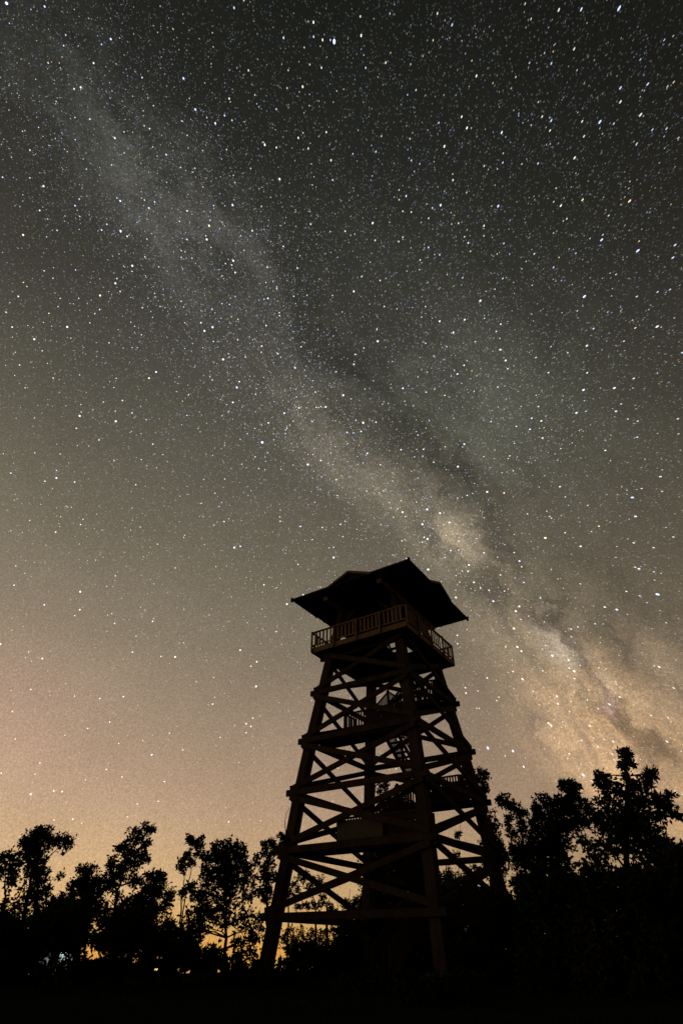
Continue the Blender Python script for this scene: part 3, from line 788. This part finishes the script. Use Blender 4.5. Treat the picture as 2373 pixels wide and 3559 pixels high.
tree("weeping_tree", "tree with hanging sprays seen through the tower's left lower panel", "tree", 41, TB, (690, 1800), [[(690, 1350), (685, 1000), (600, 780)]],
     [(500, 740, 55, 1.7), (420, 800, 40, 1.7), (480, 880, 45, 1.7), (640, 780, 60, 1.7), (720, 740, 55, 1.7), (560, 1050, 42, 1.7), (640, 1050, 48, 1.7), (470, 1080, 30, 1.7), (740, 1050, 40, 1.7), (370, 1390, 80, 1.7), (500, 1390, 80, 1.5), (640, 1390, 70, 1.7), (310, 1500, 70, 1.7), (430, 1520, 80, 1.6), (560, 690, 60, 1.6), (600, 860, 50, 1.5), (700, 830, 60, 1.7), (380, 900, 34, 1.3), (320, 1150, 35, 1.7)], leaf=.16, mi=1, r0=.1, depth=.8)
tree("forked_tree", "forked dark trunk standing under the tower's first ring beam", "tree", 40, TB, (825, 1800), [[(825, 1350), (815, 1080), (770, 940)], [(818, 1200), (830, 1000), (880, 900)]],
     [(860, 1060, 42, 1.7), (780, 960, 40, 1.7), (900, 1090, 30, 1.7), (860, 1390, 70, 1.7), (960, 1420, 50, 1.7), (780, 1420, 60, 1.5), (760, 1550, 90, 2), (900, 1560, 90, 2), (640, 1580, 90, 2)], leaf=.16, mi=2, r0=.085, depth=.6)
tree("thin_pole_tree", "straight thin stem behind the tower with a small bushy shoulder", "tree", 42, TB, (957, 1800), [[(957, 1350), (955, 880)], [(990, 1400), (1080, 1040), (1100, 830)]],
     [(1010, 985, 32), (1060, 1000, 34), (1120, 990, 26, 1.8), (1200, 985, 55), (1160, 1030, 50), (1240, 1030, 45), (1060, 1060, 50, 2), (1130, 1090, 60), (1240, 1120, 65), (1180, 1180, 60), (1010, 1500, 50, s_), (1150, 1400, 40, s_), (1090, 1540, 60, 1.6), (1210, 1300, 60), (1240, 1420, 70), (1190, 1530, 70)], leaf=.15, mi=0, r0=.05, depth=.6)
tree("tall_tree", "tall tree standing right behind the middle of the tower", "tree", 44, PX, (1400, 3330), [[(1400, 3100), (1380, 2850), (1330, 2740)]],
     [(1318, 2738, 15, 1.6), (1342, 2733, 10, s_), (1328, 2762, 18), (1352, 2782, 22), (1320, 2800, 16, 1.8), (1395, 2800, 26), (1350, 2835, 32), (1420, 2850, 36), (1300, 2880, 30, 2), (1370, 2905, 40), (1440, 2920, 36, 2), (1290, 2960, 34, 2), (1350, 2985, 40), (1430, 2990, 48), (1310, 3050, 36, 2), (1380, 3065, 52), (1450, 3080, 52), (1320, 3130, 44), (1390, 3160, 60), (1470, 3180, 56), (1300, 3030, 50), (1360, 3030, 56), (1420, 3040, 60), (1470, 3040, 50), (1340, 2960, 44), (1420, 2950, 50), (1300, 3100, 56), (1340, 3070, 46), (1400, 3110, 50), (1450, 3130, 50), (1290, 3170, 44), (1350, 3190, 50), (1410, 3210, 50), (1460, 3240, 50), (1330, 3230, 60), (1430, 3270, 66), (1290, 3290, 50)], leaf=.22, mi=2, r0=.14)
tree("tall_tree", "leafy tree seen low through the tower's right-hand panels", "tree", 39, PX, (1590, 3360), [[(1592, 3100), (1598, 2870)]],
     [(1592, 2905, 9, s_), (1588, 2975, 12, s_), (1650, 3030, 18, s_), (1625, 3035, 12, s_), (1560, 3060, 36, 2.2), (1600, 3085, 40, 2.6), (1540, 3100, 44, 2.6), (1590, 3130, 52), (1560, 3180, 56), (1690, 3170, 52), (1730, 3120, 40, 2.4), (1650, 3130, 52), (1620, 3200, 60), (1700, 3230, 60), (1550, 3240, 60), (1640, 3280, 60), (1650, 3100, 30, 2), (1580, 3150, 40, 2), (1640, 3180, 44, 2), (1540, 3200, 38, 1.6), (1690, 3120, 34, 1.6), (1560, 3270, 40, 1.5), (1610, 3260, 44, 2), (1670, 3260, 46), (1720, 3200, 40, 2), (1560, 3340, 46), (1640, 3340, 50), (1700, 3330, 50)], leaf=.17, mi=0, r0=.06)
tree("narrow_tree", "narrow leafy tree rising along the tower's right leg", "tree", 35, C6, (200, 1700), [[(215, 1000), (200, 600), (150, 330)]],
     [(128, 285, 28, 1.8), (155, 318, 28, 2.2), (172, 290, 18, s_), (160, 370, 24, 1.7), (118, 330, 20, s_), (172, 405, 22, s_), (148, 410, 18, s_), (110, 370, 12, s_), (200, 560, 46, 1.7), (228, 640, 50, 2), (246, 720, 50, 2.2), (256, 795, 52, 2.4), (275, 850, 50, 2), (205, 680, 52), (180, 600, 42), (270, 790, 22, s_), (240, 880, 60), (190, 800, 60), (215, 960, 70), (290, 930, 60, s_), (300, 1010, 50, s_), (250, 1080, 80, 2)], leaf=.18, mi=1, r0=.08, depth=.6)
tree("plume_tree", "tree with a small leaf plume leaning left, between the tower and the block-topped tree", "tree", 33, C6, (440, 1700), [[(450, 1000), (430, 690), (380, 570), (320, 480)]],
     [(308, 465, 34, 2.2), (288, 490, 22, s_), (275, 470, 12, s_), (342, 510, 32), (382, 540, 46), (405, 570, 40), (335, 605, 26, s_), (340, 640, 16, s_), (452, 572, 18, s_), (430, 640, 26, s_), (365, 700, 42, s_), (420, 720, 58, 1.8), (395, 770, 50, s_), (380, 860, 62, 1.6), (350, 850, 40, s_), (400, 960, 60, s_), (380, 1080, 40, s_), (440, 1080, 60, 1.5), (450, 880, 70), (330, 900, 40, s_)], mi=0, r0=.08)
tree("block_tree", "dark tree with a squarish block of leaves at its top, right of the tower", "tree", 30, C6, (640, 1700), [[(650, 1100), (690, 700), (780, 420)]],
     [(742, 378, 36), (722, 362, 18, s_), (770, 365, 22, 1.8), (718, 420, 22, s_), (780, 420, 52), (845, 425, 40, 2.4), (800, 480, 70), (868, 500, 44), (905, 550, 22, 1.8), (830, 400, 26, s_), (740, 510, 60), (690, 490, 32, s_), (555, 475, 40, 2), (605, 485, 48), (520, 540, 36, s_), (655, 505, 42, 2), (565, 575, 62), (650, 585, 80), (760, 575, 80), (858, 610, 42, 2), (870, 655, 32, s_), (820, 600, 40, 2), (500, 640, 52, 2), (590, 680, 90), (700, 690, 90), (790, 690, 42, 2), (540, 780, 100), (670, 800, 100), (750, 800, 44, 2), (480, 860, 85), (600, 900, 110), (730, 900, 64), (560, 1010, 115), (690, 1010, 90), (780, 990, 40, 1.6), (500, 1120, 105), (650, 1130, 115)], mi=2, r0=.14)
tree("spire_tree", "big broad tree at right with a thin leafy spire on top", "tree", 27, C6, (1180, 1750), [[(1180, 1100), (1165, 600), (1168, 300), (1155, 150)]],
     [(1155, 165, 27, 2.4), (1150, 140, 16, 2), (1175, 150, 14, s_), (1180, 222, 22, 1.8), (1205, 235, 18, s_), (1148, 232, 16, s_), (1190, 255, 16, s_), (1163, 300, 9, s_), (1180, 335, 38, 2), (1215, 365, 30, 1.8), (1000, 308, 32, 2.2), (985, 325, 24, 1.7), (1040, 340, 42, 2.2), (978, 360, 22, s_), (1010, 420, 40, 2.2), (1085, 395, 48, 1.7), (1130, 440, 50, 2), (1245, 385, 40, 2.2), (1300, 340, 42), (1338, 295, 22, 2), (1352, 285, 12, s_), (1322, 370, 26, s_), (1225, 440, 60, 2.2), (1320, 440, 48, 1.5), (1400, 470, 42, 1.8), (1470, 450, 26, 1.6), (1430, 510, 50, 2), (1492, 540, 32, 1.7), (1522, 585, 16, s_), (1380, 550, 60, 2.2), (1425, 600, 34, s_), (960, 580, 36, s_), (990, 510, 40, 1.6), (1040, 500, 50, 2), (1040, 600, 70, 2.4), (1140, 560, 80), (1260, 540, 80, 2.4), (1330, 620, 62, 2.2), (1415, 680, 42, s_), (1220, 650, 100), (1100, 690, 100), (985, 690, 42, s_), (940, 620, 26, s_), (1350, 740, 80), (1430, 770, 50, s_), (1240, 800, 120), (1080, 820, 110), (1000, 800, 44, 2), (905, 830, 46, s_), (862, 760, 22, s_), (880, 910, 46, s_), (960, 930, 72), (1400, 860, 100), (1475, 840, 40, s_)], mi=0, r0=.16)
tree("edge_tree", "dense low tree running out of the right picture edge", "tree", 25, C6, (1500, 1700), [[(1510, 1200), (1520, 900)]],
     [(1535, 860, 40, s_), (1500, 830, 28, s_), (1560, 850, 36, 1.6), (1505, 950, 100), (1400, 1000, 120), (1560, 1000, 95), (1480, 1120, 130), (1610, 900, 90, 2), (1650, 1050, 120)], mi=1, r0=.13)

# dark bushes that close the foot of the wood
def bush(label, dist, x0, x1, ytop, ybot, n, tau=3.2, mi=0, leaf=.2):
    rg = random.Random(hash_(label)); lob = []
    tau *= 1.2
    for i in range(n):
        x = x0 + (x1 - x0) * (i + .5) / n + rg.uniform(-6, 6)
        rr = (x1 - x0) / n * rg.uniform(.75, 1.05)
        rr = max(22, min(rr, 50))
        y = ytop + rr * .9 + rg.uniform(0, 26)
        while y < ybot:
            lob.append((x + rg.uniform(-10, 10), y, rr * rg.uniform(.85, 1.15), tau)); y += rr * 1.15
    xm = (x0 + x1) / 2
    return tree("bush", label, "bush", dist, PX, (xm, 3400), [[(xm + (x1 - x0) * a, ytop + (ybot - ytop) * .45)] for a in (-.25, .02, .27)], lob, leaf=leaf, r0=.05, mi=mi, depth=1.0)


bush("dark bush at the bottom left corner of the wood's edge", 28, -60, 118, 3190, 3490, 5, 3.4, 2)
bush("dark bush below the plumed tree, a pale light shining through its right side", 27.2, 110, 300, 3170, 3310, 5, 3.0, 0)
bush("dark bush filling the gap under the domed tree", 30, 215, 300, 3120, 3240, 3, 2.6, 1)
bush("dark bush under the slender leaning tree", 27.5, 345, 520, 3165, 3335, 4, 3.0, 1)
bush("dark bush between the pear-shaped tree and the slim birch", 27, 500, 680, 3235, 3340, 5, 2.8, 2)
bush("rounded bush in front of the round-crowned tree's trunk", 26, 580, 790, 3428, 3510, 6, 3.0, 0)
bush("low bush beside the tower's left footing", 27, 812, 1010, 3338, 3490, 5, 3.0, 1)
bush("rounded bush behind the tower's left lower panel", 37, 1010, 1190, 3270, 3490, 4, 3.0, 2)
bush("tall dark bush straight behind the stairs' foot", 38, 1180, 1420, 3190, 3490, 6, 3.4, 0)
bush("dark bush behind the tower's near leg, right side", 37, 1420, 1640, 3230, 3490, 5, 3.0, 1)
bush("dark bush between the tower's right footing and the block-topped tree", 27.5, 1690, 1830, 3110, 3490, 4, 3.0, 2)
bush("low dark bush at the foot of the tower's right leg", 28, 1560, 1730, 3290, 3490, 4, 3.0, 0)
bush("wide dark bush below the block-topped tree", 25, 1815, 2040, 3040, 3490, 5, 3.6, 0)
bush("wide dark bush below the spire-topped tree", 24, 2020, 2240, 3010, 3490, 5, 3.6, 1)
bush("dark bush in the bottom right corner of the wood's edge", 23, 2210, 2430, 3030, 3490, 5, 3.6, 2)
bush("thin shrub at the left with lamp light between its leaves", 27, 110, 310, 3345, 3430, 6, 1.25, 1, .2)
bush("thin shrub under the slender leaning tree, distant lamps glinting through", 27, 290, 520, 3345, 3440, 7, 1.5, 2, .2)
bush("thin shrub left of the round-crowned tree's trunk, lit windows behind it", 27, 505, 680, 3335, 3368, 6, 2.4, 0, .2)
bush("thin low shrub beside the round-crowned tree's trunk foot", 27, 738, 825, 3385, 3440, 4, 2.2, 2, .16)
bush("loose shrub left of the round-crowned tree's trunk", 28, 650, 775, 3285, 3355, 5, 1.6, 1, .18)
bush("low weedy shrub between the round-crowned tree and the tower's left leg", 26, 760, 930, 3365, 3440, 7, 2.0, 1, .15)
bush("low dark thicket just before the round-crowned tree", 26.5, 480, 680, 3430, 3500, 6, 3.0, 1, .2)
bush("low shrub around the foot of the tower's near leg", 18.5, 1400, 1660, 3385, 3560, 6, 2.6, 2, .11)
bush("dark shrub at the foot of the stairs", 22, 1180, 1400, 3385, 3530, 5, 2.6, 0, .15)
bush("small shrub low at the left, leaves catching a little cold light", 24, 345, 470, 3420, 3505, 4, 2.4, 1, .16)
bush("low shrub in front of the pale light at left", 24, 120, 260, 3435, 3510, 4, 2.4, 0, .16)

# ------------------------------------------------------------------ far lights in the valley
PALE = texmat("pale_render", (.55, .57, .58), (.72, .73, .74), 2, .9)
DARKROOF = texmat("dark_roof", (.03, .028, .026), (.06, .055, .05), 6, .9)
STEEL = texmat("galvanised_steel", (.22, .23, .24), (.32, .33, .34), 8, .5)


def house(label, px, py, dist, w, d, h, wins, wmat):
    p, _ = place(px, py, dist); z0 = gat(p.x, p.y)
    root = empty("house", (p.x, p.y, z0), math.atan2(-p.x, p.y) * 1.0); tag(root, label, "house")
    MB().box(-w / 2, w / 2, 0, d, -.5, h).build('wall', wmat, root)
    rm = MB(); e = .4; i = 0
    v = [(-w / 2 - e, -e, h), (w / 2 + e, -e, h), (w / 2 + e, d + e, h), (-w / 2 - e, d + e, h), (-w / 2 - e, d / 2, h + d * .2), (w / 2 + e, d / 2, h + d * .2)]
    rm.v = v; rm.f = [(0, 1, 5, 4), (2, 3, 4, 5), (0, 4, 3), (1, 2, 5), (0, 3, 2, 1)]
    rm.build('roof', DARKROOF, root)
    for x, z, ww, hh, lit in wins:
        f = MB().box(x - ww / 2 - .06, x + ww / 2 + .06, -.04, -.003, z - .06, z + hh + .06).build('window', DARKROOF, root)
        MB().box(x - ww / 2, x + ww / 2, -.055, -.043, z, z + hh).build('pane', lit, f)
    return root


WARMWIN = emit("lit_window", (1.0, .86, .50), 2.0)
COOLWIN = emit("lit_window_pale", (.92, 1.0, .72), 2.2)
pz = lambda px, py, dist: place(px, py, dist)[0]
# house A: pale wall lit by a cold wall lamp
hp = pz(168, 3388, 70); zA = gat(hp.x, hp.y)
zrel = hp.z - zA
hA = house("pale house lit by a cold lamp, glimpsed through the leaves at far left", 168, 3388, 70, 4.6, 4, 2.7, [(-1.6, .55, .5, .45, COOLWIN), (1.75, .6, .3, .42, WARMWIN)], PALE)
lp = MB().box(.42, .72, -.30, -.003, 2.42, 2.54).build('wall_lamp', STEEL, hA)
MB().box(.46, .68, -.27, -.05, 2.385, 2.416).build('lamp_lens', emit("cold_lamp", (.80, 1.0, .98), 12), lp)
pl_ = bpy.data.lights.new("lamp_light", 'POINT'); pl_.energy = 28; pl_.color = (.78, 1.0, .97); pl_.shadow_soft_size = .12
po_ = bpy.data.objects.new("lamp_light", pl_); col.objects.link(po_); po_.parent = hA; po_.location = (.57, -.9, 2.1)
# house B: two lit windows
hp = pz(706, 3403, 95); zB = gat(hp.x, hp.y); zr = hp.z - zB
house("far dark house with a row of lit windows below the round-crowned tree", 706, 3403, 95, 3.4, 4, 1.9,
      [(-.85, zr - .25, .42, .55, COOLWIN), (-.32, zr - .25, .34, .55, WARMWIN), (.95, zr - .25, .4, .55, COOLWIN)], DARKROOF)

HEADW = emit("sodium_lamp", (1.0, .56, .16), 2.6)


def street_lamp(label, px, py, dist, first=[None]):
    p = pz(px, py, dist); z0 = gat(p.x, p.y); h = max(2.2, p.z - z0)
    root = empty("street_lamp", (p.x, p.y, z0)); tag(root, label, "street lamp", "street lamps far down in the valley")
    MB().tube([(0, 0, -.2), (0, 0, h * .6), (0, 0, h), (.12, 0, h + .25), (.7, 0, h + .3)], [.09, .07, .05, .045, .04], 6).build('post', STEEL, root)
    hd = MB().box(.55, 1.15, -.16, .16, h + .22, h + .36).build('lamp_head', STEEL, root)
    MB().box(.58, 1.12, -.19, .19, h - .04, h + .217).build('lens', HEADW, hd)


LAMPN = ["first orange lamp from the left in the distant row", "second orange lamp from the left in the distant row", "third orange lamp from the left in the distant row",
         "fourth orange lamp from the left in the distant row", "orange lamp at the right end of the distant row", "lone orange lamp glimpsed beside the round-crowned tree's trunk"]
for (px, py), lb in zip([(384, 3379), (456, 3363), (495, 3369), (528, 3371), (574, 3384), (807, 3392)], LAMPN):
    street_lamp(lb, px, py, 150)

# ------------------------------------------------------------------ a far wood on the other side of the valley
def far_wood():
    lob = []
    rg = random.Random(5)
    az = -44.0
    while az < 50:
        if az < -13.2 or az > -1.5:
            dist = rg.uniform(330, 380); x, y = math.sin(R(az)) * dist, math.cos(R(az)) * dist
            z = gat(x, y); top = rg.uniform(6.0, 8.6)
            for zz, rr in ((top - 2.2, 2.2), (top - 5, 2.9), (top - 8, 3.2)):
                lob.append(((x, y, z + zz), rr, 3.0))
        az += .42
    me = leaf_mesh(lob, 1.3, 77); me.materials.append(LEAFS[0]); me.name = "distant_wood"
    o = bpy.data.objects.new("distant_wood", me); col.objects.link(o)
    tag(o, "low dark band of far woodland across the valley", "wood", kind='stuff')


far_wood()

# ------------------------------------------------------------------ grass of the clearing
def grass():
    n = 16000
    r = 3.0 + 24 * np.sqrt(rng.uniform(0, 1, n)); a = rng.uniform(R(20), R(160), n)
    x = r * np.cos(a); y = r * np.sin(a)
    h = rng.uniform(.06, .22, n); w = rng.uniform(.006, .013, n); t = rng.uniform(0, 6.28, n)
    lean = rng.normal(0, .06, (n, 2))
    b = np.stack([x, y, np.zeros(n) - .01], 1); s = np.stack([np.cos(t) * w, np.sin(t) * w, np.zeros(n)], 1)
    tip = b + np.concatenate([lean, h[:, None]], 1)
    q = np.stack([b - s, b + s, tip], 1).astype(np.float32)
    me = bpy.data.meshes.new("grass")
    me.vertices.add(n * 3); me.vertices.foreach_set('co', q.reshape(-1))
    me.loops.add(n * 3); me.loops.foreach_set('vertex_index', np.arange(n * 3, dtype=np.int32))
    me.polygons.add(n); me.polygons.foreach_set('loop_start', np.arange(0, n * 3, 3, dtype=np.int32))
    me.update(calc_edges=True); me.materials.append(GRASS)
    o = bpy.data.objects.new("grass", me); col.objects.link(o)
    tag(o, "short dark meadow grass over the clearing", "grass", kind='stuff')


grass()
scene.cycles.max_bounces = 6
scene.cycles.transparent_max_bounces = 16
scene.cycles.sample_clamp_indirect = 2.0
print("leaves", NLEAF[0])
